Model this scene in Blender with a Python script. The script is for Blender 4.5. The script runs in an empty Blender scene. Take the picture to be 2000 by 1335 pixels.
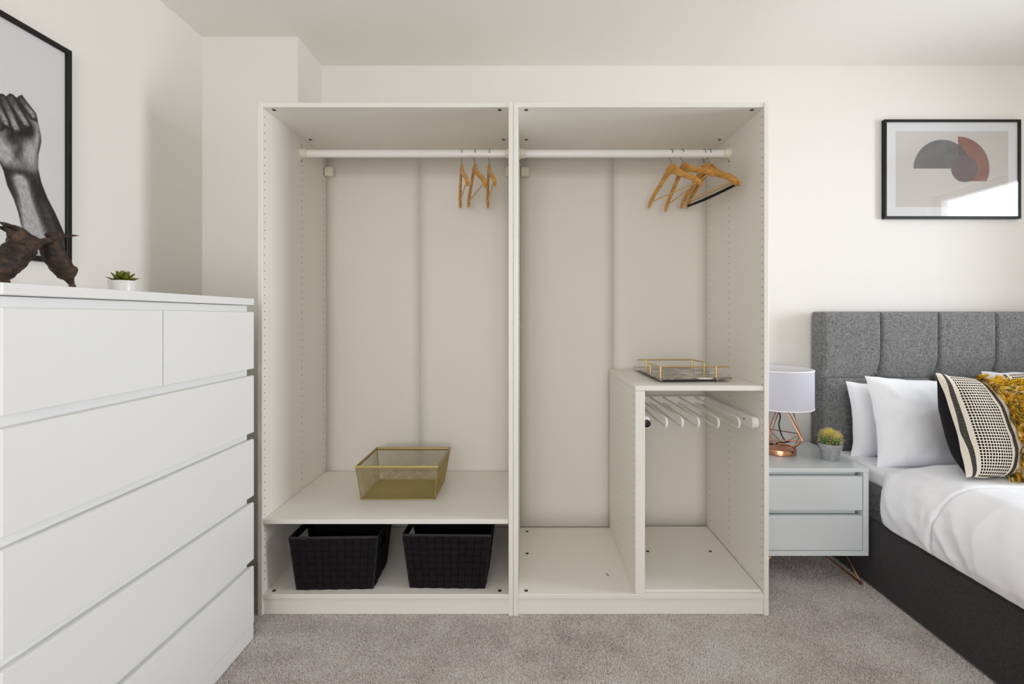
import bpy, bmesh, math, random
import numpy as np
from mathutils import Vector, Matrix, Euler, noise

random.seed(7)
RNG = np.random.default_rng(7)
SC = bpy.context.scene
COL = SC.collection
R = math.radians

# ------------------------------------------------------------------ camera, world, light, exposure
F, CX, CY, CZ = 872.0, 1029.0, 618.0, 1.171          # focal length and principal point (2000x1335 frame), eye height
cam = bpy.data.cameras.new('camera'); camo = bpy.data.objects.new('camera', cam); COL.objects.link(camo)
cam.sensor_width = 36.0; cam.lens = F / 2000 * 36
cam.shift_x = -(CX - 1000) / 2000; cam.shift_y = -(667.5 - CY) / 2000
cam.clip_start = 0.05
camo.location = (0, 0, CZ); camo.rotation_euler = (R(90), 0, 0)
SC.camera = camo

XL, XR, YF, YB, HC = -1.539, 3.40, -2.60, 2.36, 2.497  # room: left, right, behind the camera, back wall, ceiling
WIN1 = (0.88, 1.60, 0.75, 2.19)                        # window in the right wall: y0, y1, z0, z1
FILL_WIN = (-1.35, 1.05, 0.45, 2.3)                         # window added behind the camera for fill light: x0, x1, z0, z1

w = bpy.data.worlds.new('sky'); SC.world = w; w.use_nodes = True
bg = w.node_tree.nodes['Background']; bg.inputs[0].default_value = (0.86, 0.93, 1.0, 1); bg.inputs[1].default_value = 1.5


def area(name, loc, rot, sx, sy, power, col):
    l = bpy.data.lights.new(name, 'AREA'); l.shape = 'RECTANGLE'; l.size = sx; l.size_y = sy
    l.energy = power; l.color = col
    o = bpy.data.objects.new(name, l); COL.objects.link(o); o.location = loc; o.rotation_euler = rot
    return o


side = area('daylight_side', (XR + 0.16, (WIN1[0] + WIN1[1]) / 2, (WIN1[2] + WIN1[3]) / 2), (0, R(90), 0),
     WIN1[3] - WIN1[2], WIN1[1] - WIN1[0], 33, (0.875, 0.935, 1.0))
side.data.spread = R(101)                             # beam narrowed so the back wall beside the window stays darker
area('fill_behind', ((FILL_WIN[0] + FILL_WIN[1]) / 2, YF - 0.16, (FILL_WIN[2] + FILL_WIN[3]) / 2), (R(90), 0, 0),
     FILL_WIN[1] - FILL_WIN[0], FILL_WIN[3] - FILL_WIN[2], 62, (1.0, 0.984, 0.952))  # added fill lamp, shining in through the added opening behind the camera
SC.view_settings.view_transform = 'Standard'; SC.view_settings.look = 'None'
SC.view_settings.gamma = 1.0; SC.view_settings.exposure = 0.0
SC.view_settings.use_curve_mapping = False
SC.cycles.diffuse_bounces = 7; SC.cycles.max_bounces = 14; SC.cycles.transparent_max_bounces = 12
SC.cycles.caustics_reflective = False; SC.cycles.caustics_refractive = False


# ------------------------------------------------------------------ helpers: materials
def lin(c):
    return tuple((v / 255 / 12.92 if v <= 10.3 else ((v / 255 + 0.055) / 1.055) ** 2.4) for v in c) + (1.0,)


class X:
    """a small wrapper that writes Math nodes from ordinary arithmetic"""
    def __init__(s, t, k): s.t, s.k = t, k

    def m(s, op, *a):
        n = s.t.nodes.new('ShaderNodeMath'); n.operation = op
        for i, v in enumerate((s,) + a):
            if isinstance(v, X): s.t.links.new(v.k, n.inputs[i])
            else: n.inputs[i].default_value = v
        return X(s.t, n.outputs[0])

    def __add__(s, o): return s.m('ADD', o)
    def __sub__(s, o): return s.m('SUBTRACT', o)
    def __mul__(s, o): return s.m('MULTIPLY', o)
    def __lt__(s, o): return s.m('LESS_THAN', o)
    def __gt__(s, o): return s.m('GREATER_THAN', o)
    def abs(s): return s.m('ABSOLUTE')
    def fract(s): return s.m('FRACT')
    def max(s, o): return s.m('MAXIMUM', o)
    def min(s, o): return s.m('MINIMUM', o)


def base_mat(name, col, rough=0.5, metal=0.0, spec=0.5):
    m = bpy.data.materials.new(name); m.use_nodes = True
    b = m.node_tree.nodes['Principled BSDF']
    b.inputs['Base Color'].default_value = lin(col) if max(col) > 1.5 else tuple(col) + (1,)
    b.inputs['Roughness'].default_value = rough; b.inputs['Metallic'].default_value = metal
    b.inputs['Specular IOR Level'].default_value = spec
    return m


def noise_tex(t, scale, detail=3, vec=None, stretch=None):
    tc = t.nodes.new('ShaderNodeTexCoord'); n = t.nodes.new('ShaderNodeTexNoise')
    n.inputs['Scale'].default_value = scale; n.inputs['Detail'].default_value = detail
    k = tc.outputs['Object']
    if stretch:
        mp = t.nodes.new('ShaderNodeMapping'); mp.inputs['Scale'].default_value = stretch
        t.links.new(k, mp.inputs['Vector']); k = mp.outputs['Vector']
    t.links.new(k, n.inputs['Vector'])
    return n.outputs['Fac']


def ramp(t, fac, stops):
    r = t.nodes.new('ShaderNodeValToRGB')
    while len(r.color_ramp.elements) < len(stops): r.color_ramp.elements.new(0.5)
    for e, (p, c) in zip(r.color_ramp.elements, stops): e.position = p; e.color = lin(c)
    t.links.new(fac, r.inputs['Fac'])
    return r.outputs['Color']


def add_bump(m, fac, strength, dist=0.002):
    t = m.node_tree; bp = t.nodes.new('ShaderNodeBump')
    bp.inputs['Strength'].default_value = strength; bp.inputs['Distance'].default_value = dist
    t.links.new(fac, bp.inputs['Height']); t.links.new(bp.outputs[0], t.nodes['Principled BSDF'].inputs['Normal'])


def mat(name, col, rough=0.5, metal=0.0, spec=0.5, var=None, bump=None):
    """var = (scale, second colour); bump = (scale, strength, distance)"""
    m = base_mat(name, col, rough, metal, spec); t = m.node_tree
    if var:
        c = ramp(t, noise_tex(t, var[0], 4), [(0.35, col), (0.65, var[1])])
        t.links.new(c, t.nodes['Principled BSDF'].inputs['Base Color'])
    if bump: add_bump(m, noise_tex(t, bump[0], 3), bump[1], bump[2])
    return m


def attr_mat(name, rough=0.8, bump=None, spec=0.3):
    m = base_mat(name, (200, 200, 200), rough, 0, spec); t = m.node_tree
    a = t.nodes.new('ShaderNodeVertexColor'); a.layer_name = 'Col'
    t.links.new(a.outputs['Color'], t.nodes['Principled BSDF'].inputs['Base Color'])
    if bump: add_bump(m, noise_tex(t, bump[0], 3), bump[1], bump[2])
    return m


def linen(name, dark, light, rough=0.9, k=1.0, mid=None):
    """heathered weave: long thin streaks along the two thread directions"""
    m = base_mat(name, dark, rough, 0, 0.2); t = m.node_tree
    a = X(t, noise_tex(t, 1, 2, stretch=(30 * k, 30 * k, 420 * k)))
    b = X(t, noise_tex(t, 1, 2, stretch=(420 * k, 420 * k, 30 * k)))
    s = (a + b) * 0.5
    c = ramp(t, s.k, [(0.40, dark), (0.60, light)])
    t.links.new(c, t.nodes['Principled BSDF'].inputs['Base Color'])
    add_bump(m, s.k, 0.35, 0.0015)
    m.node_tree.nodes['Principled BSDF'].inputs['Sheen Weight'].default_value = 0.15
    return m


def glass_mat(name, gloss=1.0):
    m = bpy.data.materials.new(name); m.use_nodes = True; t = m.node_tree; t.nodes.clear()
    o = t.nodes.new('ShaderNodeOutputMaterial'); mx = t.nodes.new('ShaderNodeMixShader')
    tr = t.nodes.new('ShaderNodeBsdfTransparent'); g = t.nodes.new('ShaderNodeBsdfGlossy'); ge = t.nodes.new('ShaderNodeNewGeometry')
    dt = t.nodes.new('ShaderNodeVectorMath'); dt.operation = 'DOT_PRODUCT'
    t.links.new(ge.outputs['Normal'], dt.inputs[0]); t.links.new(ge.outputs['Incoming'], dt.inputs[1])
    g.inputs['Roughness'].default_value = 0.0
    f = ((X(t, dt.outputs['Value']).abs() * -1.0 + 1.0).m('POWER', 5.0) * 0.96 + 0.04) * gloss   # Schlick reflectance of glass
    t.links.new(f.k, mx.inputs[0]); t.links.new(tr.outputs[0], mx.inputs[1]); t.links.new(g.outputs[0], mx.inputs[2])
    t.links.new(mx.outputs[0], o.inputs[0])
    return m


M_WALL = mat('wall_paint', (236, 233, 228), 0.85, spec=0.2, bump=(160, 0.05, 0.001))
M_CEIL = mat('ceiling_paint', (241, 238, 233), 0.9, spec=0.15)
M_TRIMW = mat('trim_paint', (236, 235, 231), 0.45)
M_FLOOR = mat('carpet_backing', (168, 161, 157), 1.0, spec=0.05, var=(60, (186, 179, 175)), bump=(300, 0.6, 0.01))
M_CHEST = mat('white_foil', (237, 237, 236), 0.42, spec=0.4)
M_WARD = mat('white_melamine', (233, 230, 223), 0.40, spec=0.4, bump=(900, 0.02, 0.0005))
M_BACKP = mat('white_fibreboard', (226, 221, 213), 0.55, spec=0.3)
M_SCREW = mat('dark_fitting', (48, 42, 36), 0.5)
M_HOLE = mat('peg_hole_dark', (92, 86, 76), 0.8)
M_CREAM = mat('cream_plastic', (228, 222, 204), 0.4)
M_ROD = mat('white_enamel', (238, 236, 232), 0.3)
M_STEEL = mat('steel_wire', (150, 146, 140), 0.3, 1.0)
M_GOLD = mat('brass_metal', (222, 196, 142), 0.28, 1.0)
M_GOLDW = mat('gold_paint', (172, 154, 102), 0.45, 0.5)
M_COPPER = mat('copper_metal', (226, 164, 130), 0.26, 1.0)
M_BLACKF = mat('black_frame_lacquer', (16, 14, 14), 0.45, spec=0.35)
M_BLACKP = mat('black_plastic', (18, 17, 17), 0.4)
M_PAPER = mat('mat_board', (246, 246, 248), 0.8)
M_GLASS = glass_mat('clear_glass')
M_NIGHT = mat('pale_grey_lacquer', (226, 231, 234), 0.22, spec=0.7)
M_WHITEF = mat('white_cotton', (246, 247, 252), 0.9, spec=0.15, bump=(700, 0.06, 0.0006))
M_HEADB = linen('grey_linen', (78, 78, 79), (152, 152, 152), k=1.9)
M_RAIL = linen('charcoal_linen', (38, 35, 37), (62, 59, 60), k=2.2)
M_BUTTON = linen('dark_grey_linen', (56, 56, 58), (92, 92, 93), k=1.9)
M_MATT = linen('grey_ticking', (96, 96, 98), (150, 150, 152))
M_SHADE = mat('pale_lilac_shade', (205, 204, 216), 0.85, spec=0.2, bump=(500, 0.1, 0.0006))
M_SHADEIN = mat('white_shade_lining', (240, 239, 240), 0.8)


# ------------------------------------------------------------------ helpers: meshes
BASE = {}                                               # world position of each thing's base, for its parts


def at(px, py, y):                                      # the point that lies at depth y along a line of sight
    return Vector(((px - CX) / F * y, y, CZ - (py - CY) / F * y))


def onx(px, py, x):                                     # the same, on an upright plane at x
    y = x * F / (px - CX)
    return Vector((x, y, CZ - (py - CY) / F * y))


class MB:
    def __init__(s): s.v, s.f, s.mi = [], [], []

    def add(s, vs, fs, mi=0):
        n = len(s.v); s.v += [tuple(p) for p in vs]
        s.f += [tuple(i + n for i in f) for f in fs]; s.mi += [mi] * len(fs)
        return s

    def box(s, x0, x1, y0, y1, z0, z1, mi=0):
        return s.add([(x, y, z) for x in (x0, x1) for y in (y0, y1) for z in (z0, z1)],
                     [(0, 1, 3, 2), (4, 6, 7, 5), (0, 4, 5, 1), (2, 3, 7, 6), (0, 2, 6, 4), (1, 5, 7, 3)], mi)

    def hexa(s, p, mi=0):                               # p: four points below, the same four above
        return s.add(p, [(3, 2, 1, 0), (4, 5, 6, 7), (0, 1, 5, 4), (1, 2, 6, 5), (2, 3, 7, 6), (3, 0, 4, 7)], mi)

    def tube(s, pts, r, n=8, closed=False, mi=0, ry=None, up=None):
        pts = [Vector(p) for p in pts]; k = len(pts)
        rr = r if isinstance(r, (list, tuple)) else [r] * k
        rv = ry if isinstance(ry, (list, tuple)) else ([ry] * k if ry else rr)
        nrm = None; vs = []
        for i, p in enumerate(pts):
            a = pts[(i - 1) % k] if (closed or i) else p
            b = pts[(i + 1) % k] if (closed or i < k - 1) else p
            d = (b - a).normalized()
            if nrm is None or up is not None:
                u = Vector(up) if up is not None else (Vector((0, 0, 1)) if abs(d.z) < 0.9 else Vector((1, 0, 0)))
                nrm = (u - d * u.dot(d)).normalized()
            else:
                nrm = (nrm - d * nrm.dot(d)).normalized()
            bi = d.cross(nrm)
            for j in range(n):
                t = 2 * math.pi * j / n
                vs.append(p + bi * (math.cos(t) * rr[i]) + nrm * (math.sin(t) * rv[i]))
        fs = []
        for i in range(k if closed else k - 1):
            for j in range(n):
                a, b = i * n + j, i * n + (j + 1) % n
                c, d2 = ((i + 1) % k) * n + (j + 1) % n, ((i + 1) % k) * n + j
                fs.append((a, b, c, d2))
        if not closed: fs += [tuple(range(n - 1, -1, -1)), tuple(range((k - 1) * n, k * n))]
        return s.add(vs, fs, mi)

    def lathe(s, prof, c=(0, 0, 0), n=32, mi=0, axis='z'):
        vs, fs = [], []
        for r, z in prof:
            for j in range(n):
                t = 2 * math.pi * j / n; q = (r * math.cos(t), r * math.sin(t), z)
                if axis == 'x': q = (q[2], q[0], q[1])
                if axis == 'y': q = (q[1], q[2], q[0])
                vs.append((q[0] + c[0], q[1] + c[1], q[2] + c[2]))
        for i in range(len(prof) - 1):
            for j in range(n):
                fs.append((i * n + j, i * n + (j + 1) % n, (i + 1) * n + (j + 1) % n, (i + 1) * n + j))
        if prof[0][0] > 1e-6: fs.append(tuple(range(n - 1, -1, -1)))
        if prof[-1][0] > 1e-6: fs.append(tuple(range((len(prof) - 1) * n, len(prof) * n)))
        return s.add(vs, fs, mi)

    def grid(s, fn, nu, nv, mi=0, flip=False):
        vs = [fn(i / nu, j / nv) for j in range(nv + 1) for i in range(nu + 1)]
        q = nu + 1
        fs = [(j * q + i, j * q + i + 1, (j + 1) * q + i + 1, (j + 1) * q + i) for j in range(nv) for i in range(nu)]
        if flip: fs = [f[::-1] for f in fs]
        return s.add(vs, fs, mi)

    def poly(s, pts, mi=0): return s.add(pts, [tuple(range(len(pts)))], mi)

    def build(s, name, mats, parent=None, bevel=0.0, seg=2, smooth=None, local=False, stuff=False, label=None, kind=None):
        o = Vector((0, 0, 0)) if (local or parent is None) else BASE[parent.name]
        me = bpy.data.meshes.new(name)
        me.from_pydata([(p[0] - o.x, p[1] - o.y, p[2] - o.z) for p in s.v], [], s.f)
        for m in (mats if isinstance(mats, (list, tuple)) else [mats]): me.materials.append(m)
        me.polygons.foreach_set('material_index', s.mi)
        me.validate(); me.update()
        if smooth is not None:
            me.polygons.foreach_set('use_smooth', [True] * len(me.polygons))
            me.set_sharp_from_angle(angle=R(smooth))
        ob = bpy.data.objects.new(name, me); COL.objects.link(ob)
        if parent is not None: ob.parent = parent; BASE[ob.name] = o
        else: BASE[ob.name] = Vector((0, 0, 0))
        if bevel:
            b = ob.modifiers.new('bevel', 'BEVEL'); b.width = bevel; b.segments = seg; b.limit_method = 'ANGLE'; b.angle_limit = R(40)
        if stuff: ob['kind'] = 'stuff'
        if kind: ob['kind'] = kind
        if label: ob['label'] = label
        return ob


def tag(o, label, cat, group=None):
    o['label'] = label; o['category'] = cat
    if group: o['group'] = group
    return o


def thing(name, loc, label, cat, group=None, rot=(0, 0, 0)):
    o = bpy.data.objects.new(name, None); COL.objects.link(o); o.empty_display_size = 0.05
    o.location = loc; o.rotation_euler = rot; BASE[o.name] = Vector(loc)
    return tag(o, label, cat, group)


def copy_tree(o, parent=None):
    kids = [c for c in bpy.data.objects if c.parent == o]
    c = o.copy(); COL.objects.link(c); c.parent = parent
    BASE[c.name] = BASE.get(o.name, Vector((0, 0, 0)))
    for k in kids: copy_tree(k, c)
    return c


def set_cols(ob, cols):
    a = ob.data.color_attributes.new('Col', 'FLOAT_COLOR', 'POINT')
    a.data.foreach_set('color', np.asarray(cols, dtype=np.float32).ravel())


def bx(name, b, m, parent=None, bevel=0.0015, **k): return MB().box(*b).build(name, m, parent, bevel, **k)


# ------------------------------------------------------------------ the room
S = dict(kind='structure', bevel=0)
bx('floor', (XL - 0.1, XR + 0.2, YF - 0.2, YB + 0.1, -0.1, 0.0), M_FLOOR, **S)
bx('ceiling', (XL - 0.1, XR + 0.2, YF - 0.2, YB + 0.1, HC, HC + 0.1), M_CEIL, **S)
bx('wall_back', (XL - 0.1, XR + 0.2, YB, YB + 0.1, 0, HC), M_WALL, **S)
bx('wall_left', (XL - 0.1, XL, YF - 0.2, YB, 0, HC), M_WALL, **S)
bx('wall_corner', (XL, -1.086, 2.117, YB, 0, HC), M_WALL, **S)        # boxed-out corner left of the wardrobe
y0, y1, z0, z1 = WIN1
m = MB(); XO = XR + 0.2
m.box(XR, XO, YF - 0.2, y0, 0, HC); m.box(XR, XO, y1, YB, 0, HC); m.box(XR, XO, y0, y1, 0, z0); m.box(XR, XO, y0, y1, z1, HC)
m.build('wall_right', M_WALL, kind='structure')
x0, x1, z0b, z1b = FILL_WIN
m = MB(); YO = YF - 0.2
m.box(XL, x0, YO, YF, 0, HC); m.box(x1, XR, YO, YF, 0, HC); m.box(x0, x1, YO, YF, 0, z0b); m.box(x0, x1, YO, YF, z1b, HC)
m.build('wall_front', M_WALL, kind='structure')


def window(name, a0, a1, b0, b1, side):
    """white casement with a mullion and a glass pane, set in the wall opening"""
    def q(m, p0, p1, r0, r1, d0, d1):
        if side == 'x': m.box(XR + d0, XR + d1, p0, p1, r0, r1)
        else: m.box(p0, p1, YF - d1, YF - d0, r0, r1)
    m = MB(); t = 0.05
    q(m, a0, a0 + t, b0, b1, 0.08, 0.14); q(m, a1 - t, a1, b0, b1, 0.08, 0.14)
    q(m, a0 + t, a1 - t, b0, b0 + t, 0.08, 0.14); q(m, a0 + t, a1 - t, b1 - t, b1, 0.08, 0.14)
    if side != 'x':
        c = (a0 + a1) / 2; q(m, c - 0.03, c + 0.03, b0 + t, b1 - t, 0.08, 0.14)
    fr = m.build(name, M_TRIMW, kind='structure', bevel=0.004)
    m = MB(); q(m, a0 + t, a1 - t, b0 + t, b1 - t, 0.108, 0.112); m.build('pane', M_GLASS, fr)


window('window_1', y0, y1, z0, z1, 'x'); window('fill_window', x0, x1, z0b, z1b, 'y')  # the second one is unseen, added to let in fill light
bx('baseboard_back', (0.96, XR, YB - 0.014, YB, 0.0, 0.09), M_TRIMW, kind='structure', bevel=0.003)
bx('baseboard_left', (XL, XL + 0.014, YF, 2.117, 0.0, 0.09), M_TRIMW, kind='structure', bevel=0.003)

# ------------------------------------------------------------------ the two wardrobe frames
WY0, WY1, WZ = 1.746, 2.326, 2.012                     # front, back, top
WU = ((-1.053, -0.0534), (-0.0526, 0.947))
T = 0.018
HY = (1.762, 2.053, 2.272)                              # the three columns of peg holes


def peg_holes(name, parent, x, sgn, zs0, zs1, cols):
    m = MB()
    for y in cols:
        z = zs0
        while z < zs1:
            m.lathe([(0.0027, 0.0), (0.0021, 0.0004 * sgn)], (x, y, z), 8, axis='x'); z += 0.032
    m.build(name, M_HOLE, parent, stuff=True)


def screw(parent, x, y, z, up):
    m = MB(); m.lathe([(0.0075, 0), (0.0072, 0.0012 * up), (0.0045, 0.0014 * up), (0.004, 0.0006 * up)], (x, y, z), 14)
    m.build('screw_cap', M_SCREW, parent)


def wardrobe(i, label):
    a, b = WU[i]; c = (a + b) / 2
    t = thing('open_wardrobe', (c, (WY0 + WY1) / 2, 0), label, 'wardrobe', 'open white wardrobe frames')
    L = bx('side_panel', (a, a + T, WY0, WY1, 0, WZ), M_WARD, t)
    Rr = bx('side_panel', (b - T, b, WY0, WY1, 0, WZ), M_WARD, t)
    ia, ib = a + T, b - T
    bx('top_panel', (ia, ib, WY0 + 0.003, WY1 - 0.02, WZ - 0.021, WZ - 0.003), M_WARD, t)
    bx('base_panel', (ia, ib, WY0 + 0.003, WY1 - 0.02, 0.066, 0.084), M_WARD, t)
    bx('plinth', (ia, ib, WY0 + 0.010, WY0 + 0.026, 0.0, 0.0645), M_WARD, t, 0.001)
    # two loose fibreboard sheets, each very slightly bowed, that meet at the middle
    for xa, xb in ((ia + 0.001, c - 0.0003), (c + 0.0003, ib - 0.001)):
        def fn(u, v, xa=xa, xb=xb):
            return (xa + (xb - xa) * u, WY1 - 0.020 - 0.0012 * math.sin(math.pi * u) * math.sin(math.pi * v) ** 0.5, 0.086 + 1.904 * v)
        m = MB(); m.grid(fn, 8, 16); m.build('back_panel', M_BACKP, t, smooth=50).modifiers.new('thick', 'SOLIDIFY').thickness = 0.004
    # clothes rail: oval tube, its two end sockets, the wall brackets
    ry, rz = 2.05, 1.919
    m = MB(); m.tube([(ia + 0.012, ry, rz), (ib - 0.012, ry, rz)], 0.0125, 20, ry=0.0175, up=(0, 0, 1))
    rod = m.build('clothes_rail', M_ROD, t, smooth=40)
    for xs, sg in ((ia, 1), (ib, -1)):
        m = MB(); m.lathe([(0.024, 0), (0.024, 0.004 * sg), (0.0215, 0.006 * sg), (0.0205, 0.026 * sg), (0.018, 0.028 * sg), (0.0, 0.028 * sg)], (xs, ry, rz), 24, axis='x')
        m.build('rail_socket', M_CREAM, t, smooth=40)
        m = MB(); m.lathe([(0.003, 0), (0.003, 0.003 * sg)], (xs + 0.0005 * sg, ry - 0.002, rz - 0.036), 8, axis='x')
        m.build('screw_cap', M_SCREW, t)
    for xs in ([ia + 0.017, ib - 0.024] if i == 0 else [ia + 0.018]):
        m = MB(); m.box(xs - 0.026 + 0.012, xs + 0.026 + 0.002, WY1 - 0.052, WY1 - 0.022, 1.889, 1.935)
        m.build('wall_bracket', M_CREAM, t, 0.004)
    peg_holes('peg_holes', t, ia + 0.0002, 1, 0.135, 1.965, HY)
    peg_holes('peg_holes', t, ib - 0.0002, -1, 0.135, 1.965, HY)
    for xs in (ia + 0.032, ib - 0.036):
        for ys in (1.772, 2.07, 2.283): screw(t, xs, ys, WZ - 0.0212, -1)
        screw(t, xs, 1.772, 0.0838, 1)
    if i == 0:
        bx('shelf', (ia + 0.001, ib - 0.001, WY0 + 0.004, 2.298, 0.358, 0.376), M_WARD, t, 0.002)
        for xs in (ia, ib):
            sg = 1 if xs == ia else -1
            for ys in (1.80, 2.2):
                m = MB(); m.lathe([(0.008, 0), (0.008, 0.006 * sg), (0.004, 0.012 * sg), (0, 0.012 * sg)], (xs, ys, 0.3495), 12, axis='x')
                m.build('shelf_pin', M_CREAM, t)
        m = MB(); m.lathe([(0.017, 0), (0.016, -0.003), (0.008, -0.004), (0.006, -0.001)], (ib, 1.93, 0.262), 18, axis='x')
        m.build('cable_hole_cap', M_BLACKP, t)
    else:
        dx0, dx1 = 0.4255, 0.4636
        bx('divider_panel', (dx0, dx1, WY0 + 0.005, 2.298, 0.0845, 0.8795), M_WARD, t, 0.002)
        bx('shelf', (dx0, ib - 0.001, WY0 + 0.004, 2.298, 0.880, 0.9005), M_WARD, t, 0.002)
        bx('floor_board', (dx1 + 0.001, ib - 0.004, WY0 + 0.016, 2.296, 0.0842, 0.094), M_WARD, t, 0.002)
        peg_holes('peg_holes', t, dx0 - 0.0002, -1, 0.15, 0.86, (1.775, 1.99))
        for xs, ys in ((ia + 0.036, 2.26), (ia + 0.036, 2.05)): screw(t, xs, ys, 0.0838, 1)
        for xs in (0.555, 0.842): screw(t, xs, 2.05, 0.0938, 1)
    return t


wardrobe(0, 'left open white wardrobe frame with a low shelf over two black baskets')
wardrobe(1, 'right open white wardrobe frame with an inner divider and half-height shelf')

# trouser rack that hangs under the half shelf
t = thing('trouser_rack', (0.695, 2.0, 0.70), 'white pull-out trouser rack of wire loops under the half-height shelf', 'rack')
for xa, xb, xf in ((0.900, 0.9275, 0.913), (0.4650, 0.492, 0.478)):
    m = MB(); zz = 0.745; h = 0.0235
    prof = []
    for k in range(9): a_ = -math.pi / 2 + math.pi * k / 8; prof.append((1.800 - 0.0235 * math.cos(a_), zz + h * math.sin(a_)))
    pts = [(2.285, zz - h)] + prof + [(2.285, zz + h)]
    n = len(pts)
    m.add([(xa, y, z) for y, z in pts] + [(xb, y, z) for y, z in pts],
          [tuple(range(n)), tuple(range(2 * n - 1, n - 1, -1))] + [(i, i + n, (i + 1) % n + n, (i + 1) % n) for i in range(n)])
    m.build('runner', M_ROD, t, 0.005, 3)
m = MB(); m.box(0.492, 0.900, 2.262, 2.285, 0.728, 0.768); m.build('rear_beam', M_ROD, t, 0.004)
m = MB(); m.lathe([(0.016, 0), (0.016, -0.012), (0.012, -0.014), (0.0, -0.014)], (0.478, 1.7905, 0.745), 16, axis='y')
m.build('end_cap', M_BLACKP, t, smooth=40)
m = MB(); m.lathe([(0.004, 0), (0.004, -0.001), (0, -0.001)], (0.9, 1.85, 0.748), 10, axis='x'); m.build('screw_cap', M_SCREW, t)
for x in (0.561, 0.625, 0.69, 0.77, 0.853):
    pts = [(x, 2.265, 0.762)] + [(x, 2.1, 0.763), (x, 1.81, 0.7625)]
    for k in range(1, 8):
        a_ = math.pi / 2 + math.pi * k / 8; pts.append((x, 1.81 + 0.0195 * math.cos(a_), 0.743 + 0.0195 * math.sin(a_)))
    pts += [(x, 1.81, 0.7235), (x, 2.1, 0.730), (x, 2.265, 0.734)]
    m = MB(); m.tube(pts, 0.0045, 8); m.build('trouser_bar', M_ROD, t, smooth=60)

# ------------------------------------------------------------------ chest of drawers
cx0, cx1, cy0, cy1, ctop = -1.482, -0.994, 0.846, 1.626, 1.236
t = thing('chest_of_drawers', ((cx0 + cx1) / 2, (cy0 + cy1) / 2, 0), 'tall white chest of six drawers with handleless fronts by the left wall', 'chest of drawers')
ci = cx1 - 0.025
bx('side_panel', (cx0, ci, cy0, cy0 + 0.018, 0, ctop - 0.024), M_CHEST, t)
bx('side_panel', (cx0, ci, cy1 - 0.018, cy1, 0, ctop - 0.024), M_CHEST, t)
bx('back_panel', (cx0, cx0 + 0.006, cy0 + 0.018, cy1 - 0.018, 0.03, ctop - 0.024), M_CHEST, t, 0)
bx('top_panel', (cx0 - 0.004, cx1 + 0.001, cy0 - 0.001, cy1 + 0.001, ctop - 0.0235, ctop), M_CHEST, t, 0.002)
bx('plinth', (ci - 0.02, cx1 - 0.001, cy0, cy1, 0.0, 0.0565), M_CHEST, t)
rows = [1.189 - 0.231 * k for k in range(5)]
for k, zt in enumerate(rows):
    bx('rail', (ci - 0.02, ci, cy0 + 0.018, cy1 - 0.018, zt - 0.02, zt + 0.022), M_CHEST, t, 0)
    for ya, yb in (((cy0, 1.2198), (1.2222, cy1)) if k == 0 else ((cy0, cy1),)):
        zb = zt - 0.2065
        m = MB()                                       # front board; its top edge slopes back as a finger pull
        pr = [(ci, zb), (cx1, zb), (cx1, zt - 0.002), (cx1 - 0.006, zt), (ci, zt - 0.006)]
        n = 5
        m.add([(x, ya, z) for x, z in pr] + [(x, yb, z) for x, z in pr],
              [tuple(range(n)), tuple(range(2 * n - 1, n - 1, -1))] + [(i, i + n, (i + 1) % n + n, (i + 1) % n) for i in range(n)])
        d = m.build('drawer', M_CHEST, t, 0.001)
        bx('drawer_box', (cx0 + 0.03, ci - 0.0215, ya + 0.03, yb - 0.03, zb + 0.02, zt - 0.05), M_CHEST, d, 0)

# ------------------------------------------------------------------ carpet pile over the part of the floor in view
pitch = 0.0031
gx, gy = np.meshgrid(np.arange(-1.54, 2.2, pitch), np.arange(1.15, 2.35, pitch))
gx = gx.ravel() + RNG.uniform(-0.002, 0.002, gx.size); gy = gy.ravel() + RNG.uniform(-0.002, 0.002, gy.size)
keep = ~((gx > -1.057) & (gx < 0.951) & (gy > 1.752)) & ~((gx < -0.99) & (gy < 1.63)) & ~((gx > 1.492)) & ~((gx < -1.08) & (gy > 2.11))
gx, gy = gx[keep], gy[keep]; N = gx.size
lean = RNG.uniform(0, 2 * np.pi, N); ht = RNG.uniform(0.0030, 0.0062, N)
patch = np.array([noise.noise(Vector((x * 3.2, y * 5.5, 0.3))) + 0.6 * noise.noise(Vector((x * 11, y * 14, 4))) for x, y in zip(gx[::1], gy[::1])])
val = 1.0 + 0.24 * np.clip(patch, -1, 1) + RNG.normal(0, 0.17, N)
warm = RNG.normal(0, 0.02, N)
rgb = np.stack([0.80 * val * (1 + warm), 0.72 * val, 0.70 * val * (1 - warm)], 1).clip(0.05, 0.9)
verts = np.zeros((N, 4, 3)); cols = np.ones((N, 4, 4))
bw = 0.0024
for k in range(3):
    a = lean + k * 2.094
    verts[:, k, 0] = gx + bw * np.cos(a); verts[:, k, 1] = gy + bw * np.sin(a); verts[:, k, 2] = 0.0005
verts[:, 3, 0] = gx + 0.0032 * np.cos(lean); verts[:, 3, 1] = gy + 0.0032 * np.sin(lean); verts[:, 3, 2] = ht
cols[:, :, :3] = rgb[:, None, :]; cols[:, :3, :3] *= 0.92
idx = np.arange(N)[:, None] * 4
tri = np.concatenate([idx + np.array([[0, 1, 3]]), idx + np.array([[1, 2, 3]]), idx + np.array([[2, 0, 3]])], 1).reshape(-1)
me = bpy.data.meshes.new('carpet_pile')
me.vertices.add(N * 4); me.vertices.foreach_set('co', verts.ravel())
me.loops.add(tri.size); me.loops.foreach_set('vertex_index', tri.astype(np.int32))
me.polygons.add(tri.size // 3); me.polygons.foreach_set('loop_start', np.arange(0, tri.size, 3, dtype=np.int32))
me.update(calc_edges=True)
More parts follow.
